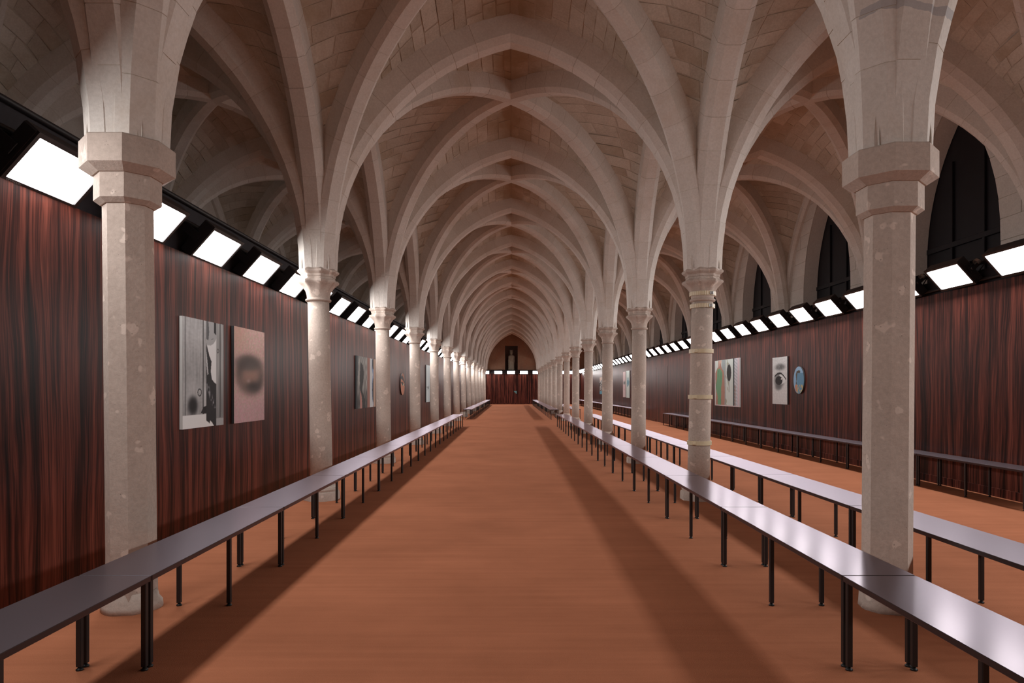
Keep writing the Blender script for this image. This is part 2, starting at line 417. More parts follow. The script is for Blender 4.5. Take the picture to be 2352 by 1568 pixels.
# solid springers where the ribs gather
for k in range(K0, K1 + 1):
    y = YK(k); A0 = A_NAVE(y)
    for x in (XLC, XRC, XOL, XOR):
        m2 = MB(); pr_ = []
        for i in range(12):
            z = A0.spr - 0.02 + i * 0.08; t = max(0.0, z - A0.zs)
            pr_.append((z, A0.off + A0.R - math.sqrt(A0.R ** 2 - t * t) - 0.006 - 0.004 * i, 0))
        m2.lathe(pr_, 16, None, 0, True)
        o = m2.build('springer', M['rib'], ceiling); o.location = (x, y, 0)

# webs
stones_rest = MB(); stone_cand = []
def web_patch(mb, B, Dg, Lb, Ld, fA, fD, inner, stones, wobj):
    """One half cell. fA(q), fD(q): plan points (x, y) on the boundary arch and on the diagonal, q from column (0) to crown (1)."""
    n = 20
    def P(q, v):
        a = fA(q); d = fD(q)
        za = B.z_ext(q * Lb); zd = Dg.z_ext(q * Ld)
        cam_ = 0.10 * 4 * v * (1 - v) * min(1.0, q * 1.5)
        return Vector((a[0] + (d[0] - a[0]) * v, a[1] + (d[1] - a[1]) * v, za + (zd - za) * v + cam_))
    fine_q = [0.5 * (1 - math.cos(math.pi * 0.5 * i / 60)) * 2 for i in range(61)]     # 0..1, dense near column
    acc = [0.0]; pp = [P(q, 0.5) for q in fine_q]
    for i in range(1, 61): acc.append(acc[-1] + (pp[i] - pp[i - 1]).length)
    def q_at(s): return float(np.interp(s, acc, fine_q))
    T = acc[-1]; rows = []
    nv = 5
    for i in range(n + 1):
        q = q_at(T * i / n); rows.append([P(q, j / nv) for j in range(nv + 1)])
    v = [p for r in rows for p in r]; w = nv + 1; f = []
    for i in range(n):
        for j in range(nv): f.append((i * w + j, i * w + j + 1, (i + 1) * w + j + 1, (i + 1) * w + j))
    mb.add(v, f, 0, True)
    if not stones: return
    s = 0.45
    while s < T - 0.05:
        h = min(random.uniform(0.15, 0.23), T - s)
        if T - s - h < 0.08: h = T - s
        q0, q1 = q_at(s), q_at(s + h); qm = 0.5 * (q0 + q1)
        Lc = (P(qm, 1) - P(qm, 0)).length
        x = random.uniform(-0.25, 0.0)
        if Lc > 0.25:
            while x < Lc:
                l = random.uniform(0.28, 0.60); x1 = min(x + l, Lc)
                if Lc - x1 < 0.12: x1 = Lc
                xa = max(x, 0.0)
                if x1 - xa > 0.08:
                    gq = (q1 - q0) / h * 0.005; gv = 0.005 / Lc
                    va, vb = xa / Lc + gv, x1 / Lc - gv
                    j = lambda a: random.uniform(-a, a)
                    cs = [(q0 + gq + j(gq * .8), va + j(gv * .8)), (q0 + gq + j(gq * .8), vb + j(gv * .8)), (q1 - gq + j(gq * .8), vb + j(gv * .8)), (q1 - gq + j(gq * .8), va + j(gv * .8))]
                    base = [P(max(0, min(1, a)), b_) for a, b_ in cs]
                    nr = (base[1] - base[0]).cross(base[3] - base[0]).normalized()
                    if nr.dot(inner - base[0]) < 0: nr = -nr
                    up = random.uniform(0.004, 0.009)
                    cen = sum(base, Vector()) / 4
                    top = [p + (cen - p) * 0.03 + nr * (up + random.uniform(-.001, .001)) for p in base]
                    lo = [p - nr * 0.01 for p in base]
                    vv = lo + top
                    ff = [(4, 5, 6, 7), (0, 1, 5, 4), (1, 2, 6, 5), (2, 3, 7, 6), (3, 0, 4, 7)]
                    c = top[0]
                    if in_frame(cen, 20) and c.y < 22 and abs(cen.x) < 7: stone_cand.append((cen.length * (1 if abs(cen.x) < 2.4 else 1.25), vv, ff, wobj))
                    else: stones_rest.add(vv, ff, 0, False)
                x = x1
        s += h
for k in range(K0, K1):
    y0, y1 = YK(k), YK(k + 1); ym = (y0 + y1) / 2; hy = BAY / 2
    for x0, x1, AT, Dg, which in ((XLC, XRC, A_NAVE, D_NAVE, 0), (XRC, XOR, A_AISR, D_AISR, 1), (XOL, XLC, A_AISL, D_AISL, -1)):
        xm = (x0 + x1) / 2; hx = (x1 - x0) / 2; inner = Vector((xm, ym, 3.0)); Dg = Dg(ym)
        Ld = math.hypot(hx, hy); mb = MB(); holder = {}
        st = (1 <= k <= 8) if which >= 0 else (1 <= k <= 5)
        for sy, yb in ((1, y0), (-1, y1)):
            for sx, xb in ((1, x0), (-1, x1)):
                # half cells against the transverse arch and against the longitudinal arch
                web_patch(mb, AT(yb), Dg, hx, Ld, lambda q, xb=xb, sx=sx, yb=yb: (xb + sx * q * hx, yb), lambda q, xb=xb, sx=sx, yb=yb, sy=sy: (xb + sx * q * hx, yb + sy * q * hy), inner, st, holder)
                BL = A_LONG if not ((which == 1 and xb == XOR) or (which == -1 and xb == XOL)) else A_WALL
                web_patch(mb, BL(ym), Dg, hy, Ld, lambda q, xb=xb, sy=sy, yb=yb: (xb, yb + sy * q * hy), lambda q, xb=xb, sx=sx, yb=yb, sy=sy: (xb + sx * q * hx, yb + sy * q * hy), inner, st, holder)
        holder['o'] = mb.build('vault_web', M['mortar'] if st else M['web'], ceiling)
stone_cand.sort(key=lambda t: t[0])
for i, (d, vv, ff, holder) in enumerate(stone_cand):
    if i < 300:
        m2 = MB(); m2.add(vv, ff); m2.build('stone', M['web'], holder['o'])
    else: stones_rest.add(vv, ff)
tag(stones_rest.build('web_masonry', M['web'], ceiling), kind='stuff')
# last short bay against the end wall: barrel of the transverse section
for x0, x1, A in ((XLC, XRC, A_NAVE), (XRC, XOR, A_AISR), (XOL, XLC, A_AISL)):
    mb = MB(); n = 40; rows = []
    for y in (YK(K1), YEND + 0.3):
        rows.append([(x0 + (x1 - x0) * i / n, y, A(y).z_ext((x1 - x0) * i / n)) for i in range(n + 1)])
    mb.add(rows[0] + rows[1], [(i, i + 1, n + 2 + i, n + 1 + i) for i in range(n)], 0, True)
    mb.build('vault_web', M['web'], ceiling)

# ---------------------------------------------------------------- outer stone walls, windows
WHW, WSP, WAP = 1.07, 3.40, 5.66
_r = WAP - WSP; _c = (_r * _r - WHW * WHW) / (2 * WHW); _R = WHW + _c
def win_half(z, grow=0.0):
    if z <= WSP: return WHW + grow
    q = (_R + grow) ** 2 - (z - WSP) ** 2
    return max(0.0, math.sqrt(q) - _c) if q > 0 else 0.0
wall_r = tag(empty('wall_outer_right'), 'limestone outer wall with pointed windows beyond the right aisle', kind='structure')
WB = [(YK(k) + YK(k + 1)) / 2 for k in range(0, K1)]
mb = MB(); z = 0.0
bl = MB(); zc = 2.4
def spans(z, extra=0.0):
    ys = [-4.1]
    for yc in WB:
        h = win_half(z)
        if h > 0.02: ys += [yc - h, yc + h]
    ys.append(YEND + 0.3); return [(ys[i], ys[i + 1]) for i in range(0, len(ys), 2)]
zs = list(np.arange(2.0, 6.9, 0.06))
mb.box(XOR + 0.006, XOR + 0.4, -4.1, YEND + 0.3, 0, 2.0)
for z0, z1 in zip(zs[:-1], zs[1:]):
    a, b_ = spans(z0), spans(z1)
    if len(a) == len(b_):
        for (p0, p1), (r0, r1) in zip(a, b_):
            mb.add([(XOR + .006, p0, z0), (XOR + .006, p1, z0), (XOR + .006, r1, z1), (XOR + .006, r0, z1)], [(3, 2, 1, 0)])
    else:
        for (p0, p1) in (b_ if len(b_) < len(a) else a):
            mb.add([(XOR + .006, p0, z0), (XOR + .006, p1, z0), (XOR + .006, p1, z1), (XOR + .006, p0, z1)], [(3, 2, 1, 0)])
mb.build('masonry_core', M['mortar'], wall_r)
while zc < 6.1:
    h = random.uniform(0.26, 0.34); zm = zc + h / 2
    for (p0, p1) in spans(zm):
        y = p0
        while y < p1 - 0.05:
            l = random.uniform(0.4, 0.75); y2 = min(y + l, p1)
            if p1 - y2 < 0.15: y2 = p1
            if y2 < 40:
                g = 0.004; xa = XOR - random.uniform(0.001, 0.005)
                def edge(yy, is_end, zz):
                    if not is_end: return yy
                    for yc in WB:
                        if abs(yy - yc) < WHW + .01: return yc + math.copysign(win_half(zz), yy - yc)
                    return yy
                ya0, ya1 = edge(y, y == p0, zc + g), edge(y, y == p0, zc + h - g); yb0, yb1 = edge(y2, y2 == p1, zc + g), edge(y2, y2 == p1, zc + h - g)
                ya0 += g * (y != p0); ya1 += g * (y != p0); yb0 -= g * (y2 != p1); yb1 -= g * (y2 != p1)
                q4 = [(ya0, zc + g), (yb0, zc + g), (yb1, zc + h - g), (ya1, zc + h - g)]
                bl.add([(xa, a, b2) for a, b2 in q4] + [(XOR + .02, a, b2) for a, b2 in q4], [(3, 2, 1, 0), (0, 1, 5, 4), (1, 2, 6, 5), (2, 3, 7, 6), (3, 0, 4, 7)])
            y = y2
    zc += h
tag(bl.build('ashlar_blocks', M['ashlar'], wall_r), kind='stuff')
for i, yc in enumerate(WB):
    # splayed reveal, shutter and bars of one window
    w = tag(empty('window_%d' % (i + 1), (XOR, yc, 0)), 'tall pointed window blacked out with dark shutters, %s from the camera in the right wall' % ordinal(i + 1), kind='structure')
    pts = [(-WHW, 2.2)]
    zz = list(np.linspace(2.3, WSP, 6)) + list(np.linspace(WSP, WAP, 18)[1:])
    left = [(-win_half(q), q) for q in zz]; out = left + [(-a, q) for a, q in left[::-1][1:]]
    dep = 0.28; sc = 0.95
    rv = MB(); n = len(out)
    rv.add([(0, a, q) for a, q in out] + [(dep, a * sc, q if q < WSP else WSP + (q - WSP) * 0.97) for a, q in out], [(j, j + 1, n + j + 1, n + j) for j in range(n - 1)], 0, False)
    rv.build('reveal', M['ashlar'], w)
    pn = MB(); pn.add([(dep + .01, a * .97, q) for a, q in out], [tuple(range(n))])
    pn.build('shutter_panel', M['shutter'], w)
    for yy in (-0.36, 0.36):
        b1 = MB(); b1.bbox(dep - .03, dep + .015, yy - .025, yy + .025, 2.3, WSP + 1.45, .006); b1.build('mullion', M['shutter'], w)
    b1 = MB(); b1.bbox(dep - .035, dep + .015, -.98, .98, 3.52, 3.60, .006); b1.build('transom', M['shutter'], w)
mb = MB(); mb.box(XOL - 0.4, XOL, -4.1, YEND + 0.3, 0, 6.9)
tag(mb.build('wall_outer_left', M['ashlar']), 'limestone outer wall behind the left partition', kind='structure')
mb = MB(); mb.box(XOL - .4, XOR + .4, -4.3, -4.1, 0, 6.9)
tag(mb.build('wall_front', M['ashlar']), 'stone wall closing the hall on the near side', kind='structure')
# end wall above the wood: plaster with a statue niche
NX0, NX1, NZ0, NZ1, NY = -0.60, 0.50, 2.6, 5.08, YEND + 0.07
mb = MB()
mb.box(XOL - .3, NX0, NY, NY + .4, 0, 6.9); mb.box(NX1, XOR + .3, NY, NY + .4, 0, 6.9); mb.box(NX0, NX1, NY, NY + .4, NZ1, 6.9); mb.box(NX0, NX1, NY, NY + .4, 0, NZ0)
tag(mb.build('wall_outer_back', M['plaster']), 'reddish plastered end wall under the last pointed arch', kind='structure')
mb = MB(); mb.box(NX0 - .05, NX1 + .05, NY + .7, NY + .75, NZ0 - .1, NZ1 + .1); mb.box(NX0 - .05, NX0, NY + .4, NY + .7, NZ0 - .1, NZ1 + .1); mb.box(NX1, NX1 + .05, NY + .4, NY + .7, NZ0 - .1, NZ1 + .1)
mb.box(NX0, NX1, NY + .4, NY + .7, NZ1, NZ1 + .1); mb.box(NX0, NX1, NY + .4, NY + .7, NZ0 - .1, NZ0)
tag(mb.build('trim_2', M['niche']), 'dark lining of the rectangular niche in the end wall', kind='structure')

# ---------------------------------------------------------------- columns
def octf(t, k=1.0, z=0): 
    a = (t + math.pi / 8) % (math.pi / 4) - math.pi / 8
    return 1 + k * (math.cos(math.pi / 8) / math.cos(a) - 0.955)
def column_oct(x, y, lean, label, rough):
    dz = RISE(y) + (0.055 if x < 0 else 0.0)
    root = tag(empty('stone_column', (x, y, 0)), label, 'column', 'stone columns of the %s row' % ('left' if x < 0 else 'right'))
    sh = MB(); ap = 0.128 / math.cos(math.pi / 8)
    zs = [0.02] + [0.02 + (2.4 + dz) * i / 8 for i in range(1, 9)]
    sh.lathe([(z, ap * (1.03 if z < .1 else 1.0), 0) for z in zs], 8, None, 0, False, lean, 2.4, 0.5)
    sh.build('shaft', M['column'], root)
    c = MB()
    c8 = 1 / math.cos(math.pi / 8)
    c.lathe([(2.395, .138 * c8, 0), (2.42, .170 * c8, 0), (2.60, .170 * c8, 0)], 8, None, 0, False, 0, 0, 0.5)
    cap = c.build('capital', M['column'], root); cap.location = (0, 0, dz)
    a = MB(); a.lathe([(2.565, .180 * c8, 0), (2.605, .240 * c8, 0), (2.762, .240 * c8, 0), (2.770, .233 * c8, 0)], 8, None, 0, False, 0, 0, 0.5)
    a.build('abacus', M['column'], cap)
    b = MB(); rr = random.Random(int(x * 10)); tab = [rr.uniform(-1, 1) for _ in range(24)]
    r0 = 0.165 if rough else 0.150
    b.lathe([(0.0, r0, 1), (0.035, r0 * .98, 1), (0.06 if rough else .1, .146, .5), (0.11 if rough else .12, .136, .2)], 24, lambda t, k, z: 1 + .045 * k * tab[int(t / (2 * math.pi) * 24 + .5) % 24], 0, True, lean, 2.4)
    b.build('base', M['column'], root)
    return root
def column_round(x, y, lean, label, tall_plinth=False):
    dz = RISE(y)
    root = tag(empty('stone_column', (x, y, 0)), label, 'column', 'stone columns of the %s row' % ('left' if x < 0 else 'right'))
    R = 0.127
    sh = MB(); sh.lathe([(0.18, R * 1.03, 0), (0.8, R * 1.015, 0), (1.6, R, 0), (2.40 + dz, R * .985, 0)], 32, None, 0, True, lean, 2.4)
    sh.build('shaft', M['column'], root)
    c = MB()
    def rf(t, k, z):
        return octf(t, min(1, k)) * (1 + 0.045 * k * math.cos(8 * t + math.pi) * (1 if z > 2.5 else .5))
    c.lathe([(2.375, R, 0), (2.38, .142, 0), (2.392, .151, 0), (2.405, .149, 0), (2.415, .132, 0), (2.45, .135, .1), (2.50, .147, .35), (2.545, .171, .7), (2.58, .201, .9), (2.597, .222, .9),
             (2.615, .227, .9), (2.632, .216, .9), (2.64, .188, .8), (2.665, .184, .8), (2.668, .191, .8), (2.695, .191, .8), (2.70, .198, .8), (2.722, .224, .9), (2.742, .228, .9), (2.757, .213, .9), (2.768, .200, .8)],
            64, rf, 0, True)
    cp = c.build('capital', M['column'], root, sharp=35); cp.location = (0, 0, dz)
    b = MB(); sx = lean * -2.4; hp = 0.17 if tall_plinth else 0.10
    b.lathe([(0, .205, 1), (hp * .8, .203, 1), (hp, .196, 1), (hp + .005, .186, .6), (hp + .03, .193, .4), (hp + .055, .182, .2), (hp + .062, .166, .1), (hp + .085, .150, 0), (hp + .10, .150, 0), (hp + .115, .138, 0), (hp + .15, R, 0)],
            32, lambda t, k, z: octf(t, k), 0, True)
    bo = b.build('base', M['column'], root, sharp=35); bo.location = (sx, 0, 0)
    return root
lean_l = {1: -.010, 2: -.017, 3: -.010}; lean_r = {1: .008, 2: .022, 3: .009}
for k in range(1, K1 + 1):
    y = YK(k)
    if k == 1:
        column_oct(XLC, y, lean_l[1], 'octagonal limestone column with plain block capital behind the nearest left bench', True)
        column_oct(XRC, y, lean_r[1], 'octagonal limestone column with plain block capital between the two right bench rows', False)
        continue
    column_round(XLC, y, lean_l.get(k, -.004), 'round limestone column with moulded capital, %s from the camera in the left row' % ordinal(k))
    if k == 2:
        rc = column_round(XRC, y, lean_r[2], 'leaning round limestone column with cream straps around it, in the right row')
        for (z, ribbed) in ((2.462, True), (2.315, True), (1.777, False), (1.23, False), (0.68, False)):
            s_ = MB(); r0 = .138 if z > 2.4 else .129
            r1 = r0 + .014
            rings = []
            for zz, r in ((z - .024, r0), (z - .024, r1), (z + .024, r1), (z + .024, r0)):
                rings.append([((r + ((.003 if i % 2 else 0) if (ribbed and r == r1) else 0)) * math.cos(2 * math.pi * i / 72) + lean_r[2] * (z - 2.4), (r + ((.003 if i % 2 else 0) if (ribbed and r == r1) else 0)) * math.sin(2 * math.pi * i / 72), zz) for i in range(72)])
            s_.sweep(rings + [rings[0]], True, 0, False, False)
            st = tag(s_.build('strap', M['strap'], rc), 'ribbed cream strap' if ribbed else 'plain cream strap')
            b2 = MB(); a_ = -1.1 if ribbed else -2.3
            bx, by = r1 * math.cos(a_) + lean_r[2] * (z - 2.4), r1 * math.sin(a_)
            b2.bbox(bx - .022, bx + .022, by - .02, by + .02, z - .018, z + .018, .005); tag(b2.build('buckle', M['chrome'] if ribbed else M['strap'], st), None)
    else:
        column_round(XRC, y, lean_r.get(k, .004), 'round limestone column with moulded capital, %s from the camera in the right row' % ordinal(k), k >= 4)
# wall responds carrying the vault on the right outer wall
mb = MB()
for k in range(0, K1 + 1):
    pass

# ---------------------------------------------------------------- benches
SEATH = 0.44
def bench_proto(L, W, feet=True):
    root = empty('bench')
    s_ = MB(); s_.bbox(-W / 2, W / 2, 0.003, L - 0.003, SEATH - .026, SEATH, .005); s_.build('seat', M['bench'], root)
    lm = MB(); lm.bbox(-.0125, .0125, -.0125, .0125, 0.018 if feet else 0.0, SEATH - .026, .003); lme = lm.mesh('leg', M['leg'])
    fm = MB(); fm.lathe([(0, .016, 0), (.006, .017, 0), (.009, .012, 0), (.018, .006, 0)], 10, None, 0, True); fme = fm.mesh('foot', M['foot'])
    for yy in (0.022, L / 2, L - 0.022):
        for sx in (-1, 1):
            l = link(bpy.data.objects.new('leg', lme), root); l.location = (sx * (W / 2 - .022), yy, 0)
            if feet: link(bpy.data.objects.new('foot', fme), l)
    return root
protos = {}
def row(xc, W, y0, n, L, where, group, far=False):
    for i in range(n):
        y = y0 + i * L
        key = (W, L, far)
        if key not in protos: o = protos[key] = bench_proto(L, W, not far)
        else: o = dup(protos[key])
        o.location = (xc, y, 0)
        tag(o, 'dark laminate bench, %s from the camera %s' % (ordinal(i + 1), where), 'bench', group)
row(-1.885, .35, 1.36, 12, 1.88, 'in the near row left of the carpet runway', 'near left runway benches')
row(1.742, .35, 1.36, 12, 1.88, 'in the near row right of the carpet runway', 'near right runway benches')
row(2.745, .37, 3.28, 11, 1.90, 'in the near row behind the right columns', 'near aisle benches behind the right columns')
row(5.72, .34, 7.40, 9, 1.97, 'along the near part of the right wall', 'near benches along the right wall')
row(-1.945, .35, 29.7, 14, 1.88, 'in the far row left of the carpet runway', 'far left runway benches', True)
row(1.84, .35, 29.4, 14, 1.88, 'in the far row right of the carpet runway', 'far right runway benches', True)
row(2.82, .37, 29.9, 14, 1.88, 'in the far row behind the right columns', 'far aisle benches behind the right columns', True)
row(5.60, .34, 30.2, 14, 1.88, 'along the far part of the right wall', 'far benches along the right wall', True)

# ---------------------------------------------------------------- lamps
LW, LH = 0.64, 0.308
def lamp_proto(mat):
    root = empty('led_panel_light')
    h = MB(); h.bbox(-.352, .352, -.186, .186, -.11, -.004, .012); h.build('housing', M['black'], root)
    f = MB()
    f.box(-.352, .352, LH / 2, .186, -.006, .012); f.box(-.352, .352, -.186, -LH / 2, -.006, .012); f.box(-.352, -LW / 2, -LH / 2, LH / 2, -.006, .012); f.box(LW / 2, .352, -LH / 2, LH / 2, -.006, .012)
    f.build('frame', M['black'], root)
    d = MB(); d.add([(-LW / 2, -LH / 2, 0), (LW / 2, -LH / 2, 0), (LW / 2, LH / 2, 0), (-LW / 2, LH / 2, 0)], [(0, 1, 2, 3)]); d.build('diffuser', M[mat], root)
    y = MB()
    for sx in (-1, 1): y.box(sx * .372 - .004, sx * .372 + .004, -.03, .05, -.21, -.03)
    y.box(-.376, .376, .0, .04, -.218, -.208)
    yo = y.build('yoke', M['black'], root)
    k = MB(); k.lathe([(-.02, .022, 0), (.02, .022, 0)], 10); ko = k.build('knob', M['black'], yo)
    ko.rotation_euler = (0, math.pi / 2, 0); ko.location = (.392, .01, -.06)
    c = MB(); n = 10
    rings = [[(rr * math.cos(math.pi * (-.15 + 1.3 * i / n)), .02 + rr * math.sin(math.pi * (-.15 + 1.3 * i / n)), zz) for rr, zz in ((.045, -.02), (.045, .02), (.028, .02), (.028, -.02))] for i in range(n + 1)]
    c.sweep(rings, True, 0, True, False)
    co = c.build('clamp', M['chrome'], root); co.location = (.43, .02, -.13)
    return root
lproto = {}
def place_lamp(cen, along, inward, label, group, mat):
    if mat in lproto: o = dup(lproto[mat])
    else: o = lproto[mat] = lamp_proto(mat)
    inward = Vector(inward).normalized(); up = Vector((0, 0, 1))
    u = (inward * 0.205 + up * 0.23).normalized(); nrm = (inward * 0.23 - up * 0.205).normalized(); t = u.cross(nrm)
    mw = Matrix((t, u, nrm)).transposed().to_4x4(); mw.translation = Vector(cen)
    o.matrix_world = mw
    tag(o, label, 'lamp', group)
    return o
near_lamps = []
i = 0; y = 4.42 - 1.2 * 4
YS_L = []
while y < YEND - 0.6: YS_L.append(y); y += 1.2
vis = 0
for y in YS_L:
    w = XL(y); tang = Vector((XL(y + .2) - XL(y - .2), .4, 0)).normalized(); inw = Vector((tang.y, -tang.x, 0))
    if y > 4: vis += 1; lab = 'white LED panel lamp tilted over the left wall, %s from the left picture edge' % ordinal(vis)
    else: lab = 'white LED panel lamp above the left wall out of view, %s beside the camera' % ordinal(i + 1)
    i += 1
    lo = place_lamp(Vector((w, y, 2.723)) + inw * 0.105, tang, inw, lab, 'LED panels along the left wall', 'lamp_left')
    if 4 < y < 8: near_lamps.append(lo)
y = 7.86 - 1.15 * 7; vis = 0; i = 0
while y < YEND - 0.6:
    w = XR(y); tang = Vector((XR(y + .2) - XR(y - .2), .4, 0)).normalized(); inw = Vector((-tang.y, tang.x, 0))
    if y > 7: vis += 1; lab = 'white LED panel lamp tilted over the right wall, %s from the right picture edge' % ordinal(vis)
    else: lab = 'white LED panel lamp above the right wall out of view, %s beside the camera' % ordinal(i + 1)
    i += 1
    place_lamp(Vector((w, y, 2.803)) + inw * 0.195, tang, inw, lab, 'LED panels along the right wall', 'lamp_right')
    y += 1.15
for n, x in enumerate([-2.30, -1.19, -.083, 1.025, 2.13, 3.24, 4.35, 5.3]):
    place_lamp((x, YEND - 0.15, 2.76), (1, 0, 0), (0, -1, 0), 'white LED panel lamp over the far end wall, %s from the left' % ordinal(n + 1), 'LED panels over the end wall', 'lamp_end')
for lo in near_lamps[:2]:
    fc = bpy.data.curves.new('lettering', 'FONT'); fc.body = 'SKYPANEL'; fc.size = 0.028; fc.extrude = 0.0004; fc.materials.append(M['text'])
    t0 = bpy.data.objects.new('lettering', fc); COL.objects.link(t0); dg = bpy.context.evaluated_depsgraph_get(); tme = bpy.data.meshes.new_from_object(t0.evaluated_get(dg)); bpy.data.objects.remove(t0); to = bpy.data.objects.new('lettering', tme); link(to, lo); to.location = (-.31, -.179, .0125)

# trusses, black cladding
def run(xf, off, z, r, y0, y1, name, parent):
    mb = MB(); ys = np.arange(y0, y1, 1.5)
    for a, b_ in zip(ys[:-1], ys[1:]): mb.tube((xf(a) + off, a, z), (xf(b_) + off, b_, z), r, 8, 0, False)
    return mb.build(name, M['black'], parent)
tl = tag(empty('lighting_truss', (0, 0, 0)), 'black clad lighting truss along the top of the left wall', 'truss', 'lighting trusses')
fb = wall_strip('fascia', lambda y: XL(y) - .13, -1, 3.12, -2, YEND - .05, 0.03, 2.60, 'cloth'); fb.parent = tl
run(XL, -.11, 3.13, .022, -2, YEND, 'top_rail', tl); run(XL, -.06, 2.92, .024, -2, YEND, 'upper_chord', tl)
tr = tag(empty('lighting_truss', (0, 0, 0)), 'black lighting truss along the top of the right wall', 'truss', 'lighting trusses')
fb = wall_strip('fascia', lambda y: XR(y) + .075, 1, 2.86, -2, YEND - .05, 0.02, 2.60, 'cloth'); fb.parent = tr
run(XR, .0, 2.93, .024, -2, YEND, 'upper_chord', tr); run(XR, .02, 2.72, .02, -2, YEND, 'lower_chord', tr)
lc = MB(); yy = 5.0
while yy < 40:
    lc.tube((XR(yy) + .0, yy, 2.93), (XR(yy) + .02, yy + .3, 2.72), .008, 6, 0, False); lc.tube((XR(yy) + .02, yy + .3, 2.72), (XR(yy), yy + .6, 2.93), .008, 6, 0, False); yy += .6
tag(lc.build('lacing', M['black'], tr), kind='stuff')
te = tag(empty('lighting_truss', (0, YEND, 0)), 'black clad lighting truss over the far end wall', 'truss', 'lighting trusses')
mb = MB(); mb.box(-2.6, 5.8, -.02, .05, 2.66, 2.98); mb.build('fascia', M['cloth'], te)
mb = MB(); mb.tube((-2.6, -.05, 2.94), (5.8, -.05, 2.94), .024); mb.build('upper_chord', M['black'], te)

# ---------------------------------------------------------------- statue
st = tag(empty('statue', (-0.06, NY + .30, 2.62)), 'pale crowned robed stone statue standing in the dark end wall niche', 'statue')
b = MB()
H = 2.15
pr = [(0.0, .27), (.15, .27), (.55, .24), (.95, .235), (1.15, .235), (1.32, .25), (1.45, .265), (1.56, .26), (1.63, .20), (1.68, .10), (1.73, .085), (1.77, .10), (1.83, .125), (1.90, .132), (1.97, .125), (2.03, .10), (2.06, .05)]
def sf(t, k, z):
    r = 1.0
    if z < 1.6: r += .07 * math.sin(9 * t + 2.5 * z) * min(1, (1.65 - z)) + .05 * math.sin(5 * t - 3 * z)
    sd = abs(math.cos(t))
    if z < 1.62: r *= 0.78 + 0.30 * sd                     # shoulders wider than deep
    for tt, z0, a in ((-2.2, 1.18, .35), (-1.0, 1.05, .30), (3.0, 1.15, .22), (0.1, 1.15, .22)):   # forearms and elbows
        dt = math.atan2(math.sin(t - tt), math.cos(t - tt)); r += a * math.exp(-(dt / .35) ** 2 - ((z - z0) / .10) ** 2)
    if 1.85 < z < 1.93: r += .12 * math.exp(-((math.atan2(math.sin(t + math.pi / 2), math.cos(t + math.pi / 2))) / .22) ** 2)
    return r
zz = np.linspace(0, 2.06, 60)
b.lathe([(z, float(np.interp(z, [p[0] for p in pr], [p[1] for p in pr])), 0) for z in zz], 40, sf, 0, True)
b.build('body', M['statue'], st)
c = MB(); n = 24
rings = [[((.135 + .01 * j) * math.cos(2 * math.pi * i / n), (.135 + .01 * j) * math.sin(2 * math.pi * i / n), 1.98 + (.07 if j == 0 else (.14 if i % 3 == 0 else .09)) * j) for i in range(n)] for j in (0, 1)]
inner = [[(.92 * p[0], .92 * p[1], p[2]) for p in r] for r in rings[::-1]]
c.sweep(rings + inner + [rings[0]], True, 0, False, False); c.build('crown', M['statue'], st)
p = MB(); p.bbox(-.34, .34, -.25, .25, -.02, .04, .01); p.build('pedestal', M['statue'], st)

# ---------------------------------------------------------------- pictures
def srgb(c): 
    c = np.clip(c, 0, 1); return np.where(c <= .04045, c / 12.92, ((c + .055) / 1.055) ** 2.4)
def tone(c):
    c = srgb(c); g = c.mean(-1, keepdims=True); return np.clip((c * .76 + g * .24) * np.array([1.33, 1.38, 1.43]), 0, .95)
def smooth(a, b, x): t = np.clip((x - a) / (b - a), 0, 1); return t * t * (3 - 2 * t)
def vnoise(u, v, su, sv, seed):
    r = np.random.RandomState(seed).rand(64, 64); x = u * su; y = v * sv
    xi = np.floor(x).astype(int); yi = np.floor(y).astype(int); fx = x - xi; fy = y - yi; fx = fx * fx * (3 - 2 * fx); fy = fy * fy * (3 - 2 * fy)
    g = lambda i, j: r[i % 64, j % 64]
    return (g(xi, yi) * (1 - fx) + g(xi + 1, yi) * fx) * (1 - fy) + (g(xi, yi + 1) * (1 - fx) + g(xi + 1, yi + 1) * fx) * fy
def poly(u, v, pts):
    ins = np.zeros(u.shape, bool); n = len(pts)
    for i in range(n):
        x1, y1 = pts[i]; x2, y2 = pts[(i + 1) % n]
        if y1 == y2: continue
        c = ((y1 > v) != (y2 > v)) & (u < (x2 - x1) * (v - y1) / (y2 - y1) + x1); ins ^= c
    return ins
def ell(u, v, cu, cv, ru, rv): return ((u - cu) / ru) ** 2 + ((v - cv) / rv) ** 2
def put(C, m, col):
    m = np.clip(m.astype(float), 0, 1)[..., None]; return C * (1 - m) + np.array(col) * m
def full(u, col): return np.ones(u.shape + (3,)) * np.array(col)
